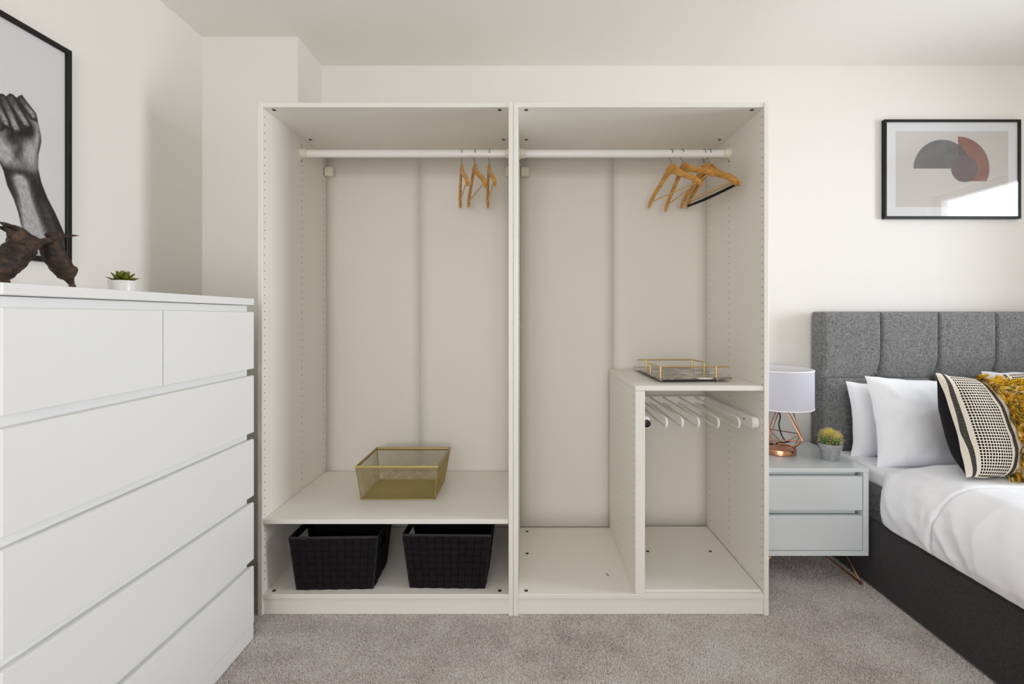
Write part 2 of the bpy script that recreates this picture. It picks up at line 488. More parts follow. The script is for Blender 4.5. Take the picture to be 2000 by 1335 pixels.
M_PILE = attr_mat('carpet_fibre', 1.0, spec=0.05); me.materials.append(M_PILE)
o = bpy.data.objects.new('carpet_pile', me); COL.objects.link(o); set_cols(o, cols)
o['kind'] = 'stuff'; tag(o, 'short grey-brown carpet pile covering the bedroom floor', 'carpet')

# ------------------------------------------------------------------ bed
bX0, bX1 = 1.494, 2.944
HB0, HB1, HBZ = 2.262, 2.345, 1.197
t = thing('bed_frame', ((bX0 + bX1) / 2, 1.3, 0), 'charcoal fabric bed frame with a tall grey tufted headboard', 'bed')
bx('side_rail', (bX0, bX0 + 0.035, 0.24, HB0 - 0.002, 0.004, 0.283), M_RAIL, t, 0.008, seg=3)
bx('side_rail', (bX1 - 0.035, bX1, 0.24, HB0 - 0.002, 0.004, 0.283), M_RAIL, t, 0.008, seg=3)
bx('foot_rail', (bX0 + 0.036, bX1 - 0.036, 0.24, 0.275, 0.004, 0.283), M_RAIL, t, 0.008, seg=3)
bx('slat_base', (bX0 + 0.036, bX1 - 0.036, 0.28, HB0 - 0.004, 0.225, 0.262), M_RAIL, t, 0.004)
bx('headboard', (bX0 - 0.001, bX1 + 0.001, HB0, HB1, 0.004, HBZ), M_HEADB, t, 0.012, seg=4)
hb = bpy.data.objects['headboard']
ZS = 0.863; cw = (bX1 - bX0) / 5


def hb_panel(k, up):
    xa, xb = bX0 + cw * k, bX0 + cw * (k + 1)
    za, zb = (ZS, HBZ - 0.003) if up else (0.30, ZS)
    ends = (k == 0, k == 4)

    def fn(u, v):
        u = u * u * (3 - 2 * u) * 0.85 + u * 0.15; v = v * v * (3 - 2 * v) * 0.85 + v * 0.15
        x = xa + (xb - xa) * u; z = za + (zb - za) * v
        y = 0.0
        for dist, r, A in ((x - xa, 0.022 if ends[0] else 0.016, 0.020), (xb - x, 0.022 if ends[1] else 0.016, 0.020),
                           (abs(z - ZS), 0.012, 0.006), ((zb - z) if up else 1, 0.022, 0.020), (1 if up else z - za, 0.02, 0.020)):
            q = max(0.0, 1 - dist / r); y = max(y, A * (1 - math.sqrt(max(0, 1 - q * q))))
        for s_, hit in ((xa, not ends[0]), (xb, not ends[1])):
            if hit: y += 0.019 * math.exp(-(((x - s_ + 0.012) / 0.045) ** 2 + ((z - ZS) / 0.055) ** 2))
        y = min(y, 0.0205)
        sh = 0.0
        if up: sh = -0.016 * math.exp(-((z - ZS) / 0.05) ** 2) * (0 if ends[0] and u < 0.001 else 1) * (0 if ends[1] and u > 0.999 else 1)
        y += 0.0012 * noise.noise(Vector((x * 9, z * 9, k)))
        return (x + sh + (0.0006 if u < 0.5 else -0.0006), HB0 - 0.019 + y, z)
    m = MB(); m.grid(fn, 34, 30); m.build('tufted_panel', M_HEADB, t, smooth=70)


for k in range(5): hb_panel(k, True); hb_panel(k, False)
for k in range(1, 5):
    x = bX0 + cw * k - 0.022; s_ = 0.021; y = HB0 - 0.010
    m = MB(); m.add([(x - s_, y, ZS), (x, y, ZS - s_ * 1.15), (x + s_, y, ZS), (x, y, ZS + s_ * 1.15), (x, y - 0.016, ZS + 0.001)],
                    [(0, 1, 4), (1, 2, 4), (2, 3, 4), (3, 0, 4), (3, 2, 1, 0)])
    m.build('tuft_button', M_BUTTON, t, 0.003)

mx0, mx1 = 1.531, 2.907
t = thing('mattress', ((mx0 + mx1) / 2, 1.3, 0.2625), 'grey-sided mattress in a white fitted sheet on the bed frame', 'mattress')
bx('mattress_core', (mx0 + 0.002, mx1 - 0.002, 0.282, HB0 - 0.024, 0.2625, 0.47), M_MATT, t, 0.012, seg=3)
bx('fitted_sheet', (mx0, mx1, 0.280, HB0 - 0.022, 0.425, 0.503), M_WHITEF, t, 0.022, seg=4)

# duvet: a thick soft cover over the mattress, tucked along the rail
prof = [(1.526, 0.288), (1.500, 0.289), (1.484, 0.300), (1.474, 0.335), (1.471, 0.375), (1.478, 0.425), (1.500, 0.475), (1.540, 0.517),
        (1.60, 0.545), (1.70, 0.560), (1.90, 0.566), (2.219, 0.568)]
prof = prof + [(2 * 2.219 - x, z) for x, z in prof[-2::-1]]
pa = np.array(prof); cl = np.concatenate([[0], np.cumsum(np.hypot(*np.diff(pa, axis=0).T))]); cl /= cl[-1]
DY0, DY1, SEAM = 0.262, 1.905, 1.605


def duvet(u, v):
    # finer steps along the near side, where the folds show
    uu = u ** 1.35
    X_, Z_ = float(np.interp(uu, cl, pa[:, 0])), float(np.interp(uu, cl, pa[:, 1]))
    e1 = max(0.0, uu - 0.004); e2 = min(1.0, uu + 0.004)
    dx = float(np.interp(e2, cl, pa[:, 0]) - np.interp(e1, cl, pa[:, 0])); dz = float(np.interp(e2, cl, pa[:, 1]) - np.interp(e1, cl, pa[:, 1]))
    l = math.hypot(dx, dz); nx, nz = -dz / l, dx / l
    y = float(np.interp(v, (0, 0.36, 0.86, 1), (DY0, 1.45, 1.76, DY1)))        # closer rows around the seam
    side = max(0.0, min(1.0, (0.53 - Z_) / 0.2)) if X_ < 2.2 else 0.3
    s_ = uu * 2.2
    h = 0.012 * noise.noise(Vector((s_ * 3.5, y * 3.0, 1.7)))
    # slanting folds on the side, broad swells on top
    q = noise.noise(Vector((s_ * 4 + y * 2.0, y * 11 - s_ * 5, 3.1))); h += (0.008 * side + 0.002) * (1 - abs(q) * 2.2)
    q = noise.noise(Vector((s_ * 7 - y * 3, y * 17 + s_ * 9, 8.3))); h += 0.0032 * (side * 0.8 + 0.15) * (1 - abs(q) * 2.4)
    h += 0.0008 * noise.noise(Vector((s_ * 26, y * 26, 5)))
    d = y - (SEAM + 0.035 * side + 0.010 * noise.noise(Vector((s_ * 4, 2, 0))))
    h += -0.013 * math.exp(-(d / 0.0038) ** 2) + 0.0022 * math.exp(-((d - 0.014) / 0.012) ** 2) + 0.001 * math.exp(-((d + 0.014) / 0.012) ** 2)
    if Z_ < 0.37 and X_ < 2.2: h -= 0.012 * math.exp(-(d / 0.007) ** 2)
    low = max(0.0, min(1.0, (Z_ - 0.288) / 0.05)) if X_ < 2.2 else 1.0
    h *= low
    h = max(h, -0.020)
    X2, Z2 = X_ + nx * h, Z_ + nz * h
    for d, sgn in ((DY1 - y, 1), (y - DY0, -1)):
        if d < 0.11:
            k = math.sqrt(max(0.0, 1 - (1 - d / 0.11) ** 2))
            ix = min(max(X2, mx0 - 0.002), mx1 + 0.002); iz = Z2 if Z2 < 0.498 else 0.505
            X2 = ix + (X2 - ix) * k; Z2 = iz + (Z2 - iz) * k
    return (X2, y, Z2)


m = MB(); m.grid(duvet, 130, 190, flip=True)
o = m.build('duvet', M_WHITEF, smooth=80)
tag(o, 'plump white duvet spread over the mattress, with a seam across it', 'duvet')


# pillows and cushions: two bulged faces that meet in a seam
def pillow_fn(w_, h_, th, seed, front, c=0.07, a=2.6, b=0.62, wr=0.009, sag=0.12):
    sg = -1 if front else 1

    def fn(u, v):
        U, V = 2 * u - 1, 2 * v - 1
        U = math.sin(U * math.pi / 2) * 0.6 + U * 0.4; V = math.sin(V * math.pi / 2) * 0.6 + V * 0.4
        x = w_ / 2 * U * (1 - c * (1 - V * V) * U * U); z = h_ / 2 * V * (1 - c * (1 - U * U) * V * V)
        e = max(0.0, (1 - abs(U) ** a) * (1 - abs(V) ** a))
        y = sg * th / 2 * e ** b * (1 - sag * V)
        f = min(1.0, e * 3)
        q = noise.noise(Vector((x * 9 + seed, z * 7, sg * 2 + seed))); y += sg * wr * f * (1 - abs(q) * 2)
        q = noise.noise(Vector((x * 22 - z * 12 + seed, z * 22 + x * 15, seed * 1.7))); y += sg * wr * 0.5 * f * (1 - abs(q) * 2.2)
        edge = max(abs(U), abs(V)) ** 6
        x += 0.005 * edge * noise.noise(Vector((z * 14, seed, 1))); z += 0.006 * edge * noise.noise(Vector((x * 14, seed, 5)))
        return (x, y, z)
    return fn


def pillow(name, loc, rot, w_, h_, th, seed, label, cat, group, mf, mb_, pats=('front_face', 'back_face'), nu=34, nv=28, back=1.0, **kw):
    t = thing(name, loc, label, cat, group, rot)
    m = MB(); m.grid(pillow_fn(w_, h_, th, seed, True, **kw), nu, nv)
    fo = m.build(pats[0], mf, t, smooth=80, local=True)
    m = MB(); m.grid(pillow_fn(w_, h_, th * back, seed, False, **kw), nu, nv, flip=True)
    m.build(pats[1], mb_, t, smooth=80, local=True)
    return t, fo


G = 'white pillows against the headboard'
pillow('pillow', (1.892, 2.165, 0.668), (R(-7), R(1), R(0)), 0.67, 0.36, 0.13, 3, 'white pillow wedged behind the front pillow, nearest the pot of cactus', 'pillow', G, M_WHITEF, M_WHITEF)
pillow('pillow', (1.874, 2.026, 0.688), (R(-13), R(1.5), R(-1)), 0.62, 0.41, 0.15, 11, 'plump white pillow in front, left of the patterned cushion', 'pillow', G, M_WHITEF, M_WHITEF)
pillow('pillow', (2.585, 2.17, 0.705), (R(-7), R(-2), R(0)), 0.69, 0.42, 0.13, 23, 'white pillow on the far side of the bed, peeking above the yellow fringe', 'pillow', G, M_WHITEF, M_WHITEF)

# cushion cover pattern: cream, striped and dotted bands that run up the cover
CW, CH = 0.66, 0.395


BTH = 0.17


def boho():
    m = base_mat('woven_boho_cotton', (228, 218, 202), 0.95, 0, 0.1); t = m.node_tree
    tc = t.nodes.new('ShaderNodeTexCoord'); sp = t.nodes.new('ShaderNodeSeparateXYZ'); t.links.new(tc.outputs['Object'], sp.inputs[0])
    x, z = X(t, sp.outputs[0]), X(t, sp.outputs[2])
    d = x.abs() * -1.0 + CW / 2                          # distance from the side seam; both sides alike

    def band(a, b): return (d > a) * (d < b)
    hatch = ((z * 190.0 + d * 60.0).fract() - 0.5).abs() < 0.45
    stripes = (band(0.021, 0.033).max(band(0.156, 0.170))) * hatch
    p = 0.0086; pz = 0.0108
    fx = ((d - 0.044) * (1 / p)).fract() - 0.5; fz = (z * (1 / pz)).fract() - 0.5
    dots = (fx * fx + fz * fz < 0.145) * band(0.044, 0.044 + 12 * p)
    k = stripes.max(dots)
    mx = t.nodes.new('ShaderNodeMix'); mx.data_type = 'RGBA'
    wv = ramp(t, noise_tex(t, 500, 2), [(0.3, (214, 205, 190)), (0.7, (238, 231, 219))])
    t.links.new(k.k, mx.inputs['Factor']); t.links.new(wv, mx.inputs['A']); mx.inputs['B'].default_value = lin((26, 23, 24))
    t.links.new(mx.outputs['Result'], t.nodes['Principled BSDF'].inputs['Base Color'])
    add_bump(m, (k * -0.6).k, 0.4, 0.002)
    return m


M_BOHO = boho(); M_BLACKC = mat('black_cotton', (30, 26, 32), 0.9, spec=0.15, bump=(500, 0.2, 0.001))
M_FRINGE = attr_mat('yellow_yarn', 0.9, spec=0.15)
nt = M_FRINGE.node_tree; tl = nt.nodes.new('ShaderNodeBsdfTranslucent'); mxs = nt.nodes.new('ShaderNodeMixShader'); mxs.inputs[0].default_value = 0.4
ca = next(n for n in nt.nodes if n.type == 'VERTEX_COLOR'); om = next(n for n in nt.nodes if n.type == 'OUTPUT_MATERIAL')
nt.links.new(ca.outputs[0], tl.inputs[0]); nt.links.new(nt.nodes['Principled BSDF'].outputs[0], mxs.inputs[1]); nt.links.new(tl.outputs[0], mxs.inputs[2]); nt.links.new(mxs.outputs[0], om.inputs[0])
PAL = [(236, 190, 44), (220, 168, 30), (240, 206, 84), (246, 222, 140), (176, 140, 40), (136, 112, 48), (240, 228, 188), (228, 176, 44), (242, 204, 56), (240, 200, 40)]


def cushion(loc, rot, seed, label, back):
    t, fo = pillow('patterned_cushion', loc, rot, CW, CH, 0.17, seed, label, 'cushion', 'black and cream patterned cushions with yellow fringe',
                   M_BOHO, M_BLACKC, ('patterned_cover', 'black_back'), 44, 34, back=back, c=0.05, wr=0.004, sag=0.1)
    fn = pillow_fn(CW, CH, 0.17, seed, True, c=0.05, wr=0.004, sag=0.1)
    rnd = random.Random(seed); m = MB(); cols = []
    for i in range(760):
        u = rnd.uniform(0.318, 0.682); v = rnd.uniform(0.0, 1.0)
        x, y, z = fn(u, v); col = lin(rnd.choice(PAL)); lean = rnd.uniform(-1.2, 1.2)
        for b_ in range(10):
            L = rnd.uniform(0.020, 0.042); an = rnd.uniform(0, 2 * math.pi); sp = rnd.uniform(0.2, 1.4)
            d = Vector((math.cos(an) * sp, -0.7, math.sin(an) * sp - 0.25)).normalized(); wd = rnd.uniform(0.0013, 0.0029)
            sd = d.cross(Vector((0.3, 0.2, 1))).normalized(); n0 = len(m.v)
            p = Vector((x, y - 0.001, z)); vs = []
            for k in range(4):
                f = k / 3; q = p + d * (L * f) + Vector((0, 0, -0.010 * f * f)); ww = wd * (0.5 + 1.6 * f * (1.15 - f))
                vs += [q - sd * ww, q + sd * ww]
            m.add(vs, [(2 * k, 2 * k + 1, 2 * k + 3, 2 * k + 2) for k in range(3)])
            j = rnd.uniform(0.8, 1.2)
            for k in range(4): cols += [tuple(c_ * j * (0.72 + 0.10 * k) for c_ in col[:3]) + (1,)] * 2
    o = m.build('yellow_fringe', M_FRINGE, t, smooth=80, local=True, stuff=True); set_cols(o, cols)
    o['label'] = 'shaggy mustard yellow yarn fringe'


cushion((1.960, 1.775, 0.728), (R(-20), R(5.5), R(9)), 5, 'patterned cushion with dotted band and yellow fringe, propped in front of the white pillows', 1.7)
cushion((2.485, 1.975, 0.740), (R(-14), R(-4), R(-2)), 9, 'second patterned cushion, tucked behind the yellow-fringed one', 0.9)

# ------------------------------------------------------------------ nightstand
nx0, nx1, ny0, ny1, nz0, nz1 = 0.955, 1.478, 1.93, 2.343, 0.137, 0.516
t = thing('nightstand', ((nx0 + nx1) / 2, (ny0 + ny1) / 2, 0), 'pale grey two-drawer nightstand on copper hairpin legs between wardrobe and bed', 'nightstand')
th = 0.022
bx('top_panel', (nx0, nx1, ny0, ny1, nz1 - 0.017, nz1), M_NIGHT, t)
bx('bottom_panel', (nx0, nx1, ny0, ny1, nz0, nz0 + 0.02), M_NIGHT, t)
bx('side_panel', (nx0, nx0 + th, ny0, ny1, nz0 + 0.0202, nz1 - 0.0172), M_NIGHT, t, 0.001)
bx('side_panel', (nx1 - th, nx1, ny0, ny1, nz0 + 0.0202, nz1 - 0.0172), M_NIGHT, t, 0.001)
bx('back_panel', (nx0 + th, nx1 - th, ny1 - 0.008, ny1 - 0.001, nz0 + 0.021, nz1 - 0.018), M_NIGHT, t, 0)
for za, zb in ((0.333, 0.480), (0.160, 0.310)):
    d = bx('drawer', (nx0 + th + 0.002, nx1 - th - 0.003, ny0 + 0.003, ny0 + 0.021, za, zb), M_NIGHT, t, 0.001)
    bx('drawer_box', (nx0 + th + 0.02, nx1 - th - 0.02, ny0 + 0.046, ny1 - 0.02, za + 0.01, zb - 0.03), M_NIGHT, d, 0)
    bx('finger_rail', (nx0 + th + 0.0005, nx1 - th - 0.012, ny0 + 0.034, ny0 + 0.044, zb - 0.004, zb + 0.016), M_NIGHT, t, 0)


def hairpin(fx, fy, p1, p2):
    m = MB(); z = nz0 - 0.001; s_ = 0.008
    a, b = Vector(p1), Vector(p2); f = Vector((fx, fy, 0.004))
    da = (Vector((a.x, a.y, 0)) - Vector((fx, fy, 0))).normalized(); db = (Vector((b.x, b.y, 0)) - Vector((fx, fy, 0))).normalized()
    m.tube([a, f + da * 0.012 + Vector((0, 0, 0.012)), f + da * 0.006 + Vector((0, 0, 0.003)), f, f + db * 0.006 + Vector((0, 0, 0.003)), f + db * 0.012 + Vector((0, 0, 0.012)), b], 0.0042, 8)
    m.box(a.x - 0.02, a.x + 0.02, a.y - 0.012, a.y + 0.012, z - 0.003, z); m.box(b.x - 0.012, b.x + 0.012, b.y - 0.02, b.y + 0.02, z - 0.003, z)
    m.build('leg', M_COPPER, t, smooth=40)


zl = nz0 - 0.002
hairpin(1.460, 1.945, (1.292, 1.955, zl), (1.458, 2.10, zl)); hairpin(1.460, 2.325, (1.30, 2.32, zl), (1.458, 2.18, zl))
hairpin(0.972, 1.945, (1.075, 1.955, zl), (0.974, 2.10, zl)); hairpin(0.972, 2.325, (1.13, 2.32, zl), (0.974, 2.18, zl))

# table lamp
lx, ly, lz = 1.216, 2.163, nz1
t = thing('table_lamp', (lx, ly, lz), 'copper wire cage table lamp with a pale lilac drum shade on the nightstand', 'lamp')
m = MB(); m.lathe([(0.0, 0.0), (0.075, 0), (0.0775, 0.003), (0.0775, 0.024), (0.076, 0.0265), (0.070, 0.0265), (0.0685, 0.022), (0.0, 0.022)], (lx, ly, lz), 40)
m.build('base', M_COPPER, t, smooth=35)
n5 = 5; top = []; mid = []; bot = []
for k in range(n5):
    a = R(8) + 2 * math.pi * k / n5
    mid.append(Vector((lx + 0.121 * math.cos(a), ly + 0.121 * math.sin(a), 0.598)))
    a2 = a + math.pi / n5
    top.append(Vector((lx + 0.050 * math.cos(a2), ly + 0.050 * math.sin(a2), 0.765)))
    bot.append(Vector((lx + 0.068 * math.cos(a2), ly + 0.068 * math.sin(a2), lz + 0.027)))
m = MB(); rw = 0.0024
for k in range(n5):
    for a, b in ((top[k], top[(k + 1) % n5]), (mid[k], mid[(k + 1) % n5]), (mid[k], top[k]), (mid[(k + 1) % n5], top[k]), (mid[k], bot[k]), (mid[(k + 1) % n5], bot[k])):
        m.tube([a, b], rw, 6)
m.build('wire_cage', M_COPPER, t, smooth=40)
m = MB(); m.lathe([(0.0, 0.722), (0.013, 0.722), (0.016, 0.726), (0.016, 0.775), (0.0125, 0.778), (0.0125, 0.80), (0.0, 0.80)], (lx, ly, 0), 18)
for k in range(3):
    a = R(30) + k * 2.094; m.tube([(lx, ly, 0.766), (lx + 0.05 * math.cos(a), ly + 0.05 * math.sin(a), 0.766)], 0.002, 6)
m.build('lamp_socket', M_BLACKP, t, smooth=40)
m = MB(); m.lathe([(0.0, 0.80), (0.010, 0.80), (0.014, 0.815), (0.024, 0.84), (0.0235, 0.86), (0.013, 0.874), (0.0, 0.878)], (lx, ly, 0), 18)
m.build('bulb', M_SHADEIN, t, smooth=60)
m = MB(); pts = [(lx, ly, 0.722), (lx + 0.006, ly - 0.01, 0.69), (lx - 0.006, ly - 0.02, 0.655), (lx - 0.002, ly - 0.03, 0.615), (lx + 0.008, ly - 0.035, 0.59),
              (lx + 0.03, ly - 0.03, 0.572), (lx + 0.055, ly - 0.01, 0.574), (lx + 0.062, ly + 0.012, 0.566), (lx + 0.045, ly + 0.02, 0.556), (lx + 0.01, ly + 0.0, 0.562), (lx - 0.03, ly - 0.01, 0.556), (lx - 0.05, ly + 0.02, 0.548)]
P = [Vector(p) for p in pts]; sm = []
for i in range(len(P) - 1):
    p0, p1, p2, p3 = P[max(0, i - 1)], P[i], P[i + 1], P[min(len(P) - 1, i + 2)]
    for k in range(5):
        f = k / 5; sm.append(0.5 * ((2 * p1) + (p2 - p0) * f + (2 * p0 - 5 * p1 + 4 * p2 - p3) * f * f + (3 * p1 - p0 - 3 * p2 + p3) * f ** 3))
m.tube(sm + [P[-1]], 0.0028, 6); m.build('power_cord', M_BLACKP, t, smooth=60)
m = MB(); zb, zt = 0.737, 0.921
m.lathe([(0.151, zb), (0.1505, zt), (0.1485, zt + 0.001), (0.1465, zt), (0.147, zb), (0.149, zb - 0.001), (0.151, zb)], (lx, ly, 0), 64)
m.mi = [0] * len(m.f)
for i, f in enumerate(m.f):
    if 64 * 3 <= i < 64 * 4: m.mi[i] = 1
o = m.build('lamp_shade', [M_SHADE, M_SHADEIN], t, smooth=40)
for zr_ in (zt - 0.003, zb + 0.003):
    m = MB(); m.tube([(lx + 0.1512 * math.cos(2 * math.pi * k / 64), ly + 0.1512 * math.sin(2 * math.pi * k / 64), zr_) for k in range(64)], 0.0013, 6, closed=True, ry=0.003)
    m.build('shade_trim', M_SHADEIN, o, smooth=60)

# potted cactus
kx, ky, kz = 1.388, 2.045, nz1
t = thing('potted_cactus', (kx, ky, kz), 'small potted cactus with yellow tips in a grey concrete pot on the nightstand', 'plant')
M_CONC = mat('grey_concrete', (168, 171, 172), 0.85, var=(60, (148, 150, 152)), bump=(260, 0.3, 0.001))
m = MB(); m.lathe([(0.0, 0), (0.031, 0), (0.0325, 0.002), (0.042, 0.052), (0.047, 0.052), (0.0495, 0.076), (0.0485, 0.078), (0.0445, 0.078), (0.043, 0.068), (0.0, 0.068)], (kx, ky, kz), 36)
m.build('pot', M_CONC, t, smooth=35)
m = MB(); m.lathe([(0.0, 0.074), (0.02, 0.0735), (0.040, 0.071), (0.0432, 0.0685)], (kx, ky, kz), 24); m.build('soil', mat('pale_grit', (150, 126, 98), 0.9, var=(300, (206, 184, 150)), bump=(500, 1, 0.003)), t, smooth=60)
M_CACT = attr_mat('cactus_skin', 0.6); M_SPINE = mat('cactus_spine', (232, 214, 160), 0.6)
heads = [(0, 0.004, 0.103, 0.027, 0.036), (0.026, -0.008, 0.098, 0.018, 0.028), (-0.025, -0.006, 0.096, 0.019, 0.030), (0.006, -0.026, 0.092, 0.018, 0.026),
         (-0.010, 0.026, 0.098, 0.018, 0.028), (0.022, 0.020, 0.096, 0.017, 0.028)]
for hi, (dx, dy, hz, hr, hv) in enumerate(heads):
    m = MB(); cols = []; sp = MB()
    c = Vector((kx + dx, ky + dy, kz + hz)); nl, na = 10, 40
    for i in range(nl + 1):
        ph = -math.pi / 2 + math.pi * i / nl
        for j in range(na):
            th_ = 2 * math.pi * j / na; rr = hr * math.cos(ph) * (1 + 0.10 * math.cos(th_ * 10))
            m.v.append((c.x + rr * math.cos(th_), c.y + rr * math.sin(th_), c.z + hv * math.sin(ph)))
            f = max(0, math.sin(ph)) ** 1.2 * (1.0 if hi in (0, 1, 5) else 0.45)
            g_, y_ = lin((62, 98, 52)), lin((226, 204, 52)); cols.append(tuple(g_[q] * (1 - f) + y_[q] * f for q in range(3)) + (1,))
    m.f = [(i * na + j, i * na + (j + 1) % na, (i + 1) * na + (j + 1) % na, (i + 1) * na + j) for i in range(nl) for j in range(na)]; m.mi = [0] * len(m.f)
    o = m.build('cactus_head', M_CACT, t, smooth=80); set_cols(o, cols)
    rnd = random.Random(hi)
    for j in range(10):
        for i in range(7):
            ph = -0.6 + 1.9 * i / 6; th_ = 2 * math.pi * j / 10
            q = c + Vector((hr * 1.08 * math.cos(ph) * math.cos(th_), hr * 1.08 * math.cos(ph) * math.sin(th_), hv * math.sin(ph)))
            for s_ in range(3):
                d = ((q - c).normalized() + Vector((rnd.uniform(-.7, .7), rnd.uniform(-.7, .7), rnd.uniform(-.5, .7)))).normalized()
                sp.tube([q, q + d * rnd.uniform(0.007, 0.014)], [0.0007, 0.0002], 3)
    sp.build('spines', M_SPINE, o, stuff=True)

# ------------------------------------------------------------------ clothes hangers
M_WOOD = base_mat('honey_wood', (196, 138, 66), 0.38)
nt = M_WOOD.node_tree
nt.links.new(ramp(nt, noise_tex(nt, 1, 4, stretch=(60, 10, 60)), [(0.3, (178, 120, 46)), (0.7, (216, 164, 84))]), nt.nodes['Principled BSDF'].inputs['Base Color'])
M_BARW = mat('pale_dowel', (206, 170, 116), 0.5); M_FELT = mat('black_felt', (24, 20, 20), 0.95)


def make_hanger(felt):
    """local frame: hook top at the origin, arms along y, the near arm towards -y"""
    t = thing('clothes_hanger', (0, 0, 0), '', 'hanger', 'wooden hangers on the wardrobe rails')
    path = [(0.0, -0.089), (0.018, -0.093), (0.036, -0.107), (0.062, -0.124), (0.10, -0.147), (0.145, -0.170), (0.175, -0.192), (0.192, -0.208), (0.197, -0.221)]
    hgt = [0.0245, 0.0235, 0.0185, 0.0145, 0.013, 0.0125, 0.0125, 0.0105, 0.007]; wid = [0.0065, 0.0065, 0.0065, 0.0065, 0.007, 0.0075, 0.008, 0.0075, 0.005]
    bend = lambda y: 0.010 * (abs(y) / 0.2) ** 2
    pts = [(bend(y), -y, z) for y, z in path[:0:-1]] + [(bend(y), y, z) for y, z in path]
    hh = hgt[:0:-1] + hgt; ww = wid[:0:-1] + wid
    m = MB(); m.tube(pts, ww, 12, ry=hh, up=(0, 0.0001, 1)); m.build('shoulder', M_WOOD, t, smooth=50, local=True)
    m = MB(); hk = [(0, 0.004, -0.068), (0, 0.002, -0.045), (0, 0.010, -0.036), (0, 0.0175, -0.020)]
    hk = [(0, 0, -0.068), (0, 0, -0.050), (0, 0.010, -0.040), (0, 0.0165, -0.026)]
    for k in range(7): a_ = R(-5) + R(200) * k / 6; hk.append((0, 0.0165 * math.cos(a_), -0.0155 + 0.0165 * math.sin(a_)))
    m.tube(hk, 0.0016, 6); m.build('hook', M_STEEL, t, smooth=60, local=True)
    m = MB(); m.tube([(0.006, -0.172, -0.199), (0.006, 0.172, -0.199)], 0.0032, 8); m.build('trouser_bar', M_BARW, t, smooth=60, local=True)
    if felt:
        m = MB(); m.tube([(0.007, -0.180, -0.212), (0.007, -0.06, -0.216), (0.007, 0.06, -0.217), (0.007, 0.182, -0.214)], [0.0055, 0.0065, 0.0065, 0.0055], 10)
        m.build('felt_bar', M_FELT, t, smooth=60, local=True, label='black felt-covered trouser bar')
    return t


hp = make_hanger(False); used = False
HZ = 1.919 + 0.0175 + 0.001
for x, yaw, tilt, lab in (
        (0.661, 17, 0, 'honey-coloured wooden hanger furthest from the right side panel, first of the right-hand bunch'),
        (0.7105, 11, 8, 'wooden hanger hanging askew second in the right-hand bunch, one shoulder raised'),
        (0.812, 14, 1, 'wooden hanger half hidden behind the one with the black felt bar'),
        (-0.300, 13, 0, 'wooden hanger first from the left on the left rail, seen nearly edge-on'),
        (-0.2405, 18, -1, 'wooden hanger in the middle of the three on the left rail, turned outward'),
        (-0.174, 9.4, 0, 'wooden hanger beside the middle panels, last of the three on the left rail')):
    o = hp if not used else copy_tree(hp)
    used = True
    o.location = (x, 2.05, HZ); o.rotation_euler = (R(-tilt), 0, R(yaw)); o['label'] = lab
o = make_hanger(True); o.location = (0.836, 2.05, HZ); o.rotation_euler = (0, 0, R(11.5))
o['label'] = 'wooden hanger with a black felt trouser bar, closest to the right side panel'

# ------------------------------------------------------------------ gold wire basket on the low shelf
bz0, bz1 = 0.3765, 0.526
BB = [Vector((-0.719, 1.938, bz0)), Vector((-0.400, 1.938, bz0)), Vector((-0.400, 2.173, bz0)), Vector((-0.719, 2.173, bz0))]
BT = [Vector((-0.735, 1.918, bz1)), Vector((-0.384, 1.918, bz1)), Vector((-0.376, 2.190, bz1)), Vector((-0.735, 2.190, bz1))]
t = thing('wire_basket', (-0.56, 2.055, bz0), 'gold wire mesh basket standing empty on the low shelf', 'basket')


def mesh_panel(name, p00, p10, p11, p01, nu, nv, r):
    def P_(u, v): return p00 * (1 - u) * (1 - v) + p10 * u * (1 - v) + p11 * u * v + p01 * (1 - u) * v
    m = MB(); n = nu
    for sgn in (1, -1):
        for k in range(-nv, nu + 1):
            # the line u*nu - v*nv = k, clipped to the panel
            v0, v1 = max(0, -k / nv), min(1, (nu - k) / nv)
            if v1 - v0 < 0.02: continue
            a, b = ((k + v0 * nv) / nu, v0), ((k + v1 * nv) / nu, v1)
            if sgn < 0: a, b = (1 - a[0], a[1]), (1 - b[0], b[1])
            m.tube([P_(*a), P_(*b)], r, 4)
    m.build(name, M_GOLDW, t, stuff=True)


for k in range(4):
    a, b = BB[k], BB[(k + 1) % 4]; c, d = BT[(k + 1) % 4], BT[k]
    mesh_panel('mesh_side', a, b, c, d, 26 if k % 2 == 0 else 20, 18, 0.00075)
mesh_panel('mesh_base', *[p + Vector((0, 0, 0.0016)) for p in BB], 44, 33, 0.0013)
m = MB(); m.tube([p + Vector((0, 0, -0.002)) for p in BT], 0.0045, 8, closed=True, ry=0.008, up=(0, 0, 1)); m.build('rim', M_GOLDW, t, 0, smooth=40)
m = MB(); m.tube([p + Vector((0, 0, 0.0021)) for p in BB], 0.002, 6, closed=True); m.build('base_wire', M_GOLDW, t, smooth=40)
for k in range(4):
    m = MB(); m.tube([BB[k] + Vector((0, 0, 0.002)), BT[k]], 0.0024, 6); m.build('corner_wire', M_GOLDW, t, smooth=40)

# ------------------------------------------------------------------ two black woven baskets under the shelf
M_STRAP = mat('black_woven_strap', (19, 16, 20), 0.78, spec=0.2, bump=(900, 0.3, 0.0008)); M_RIMB = mat('black_binding', (26, 23, 26), 0.6)


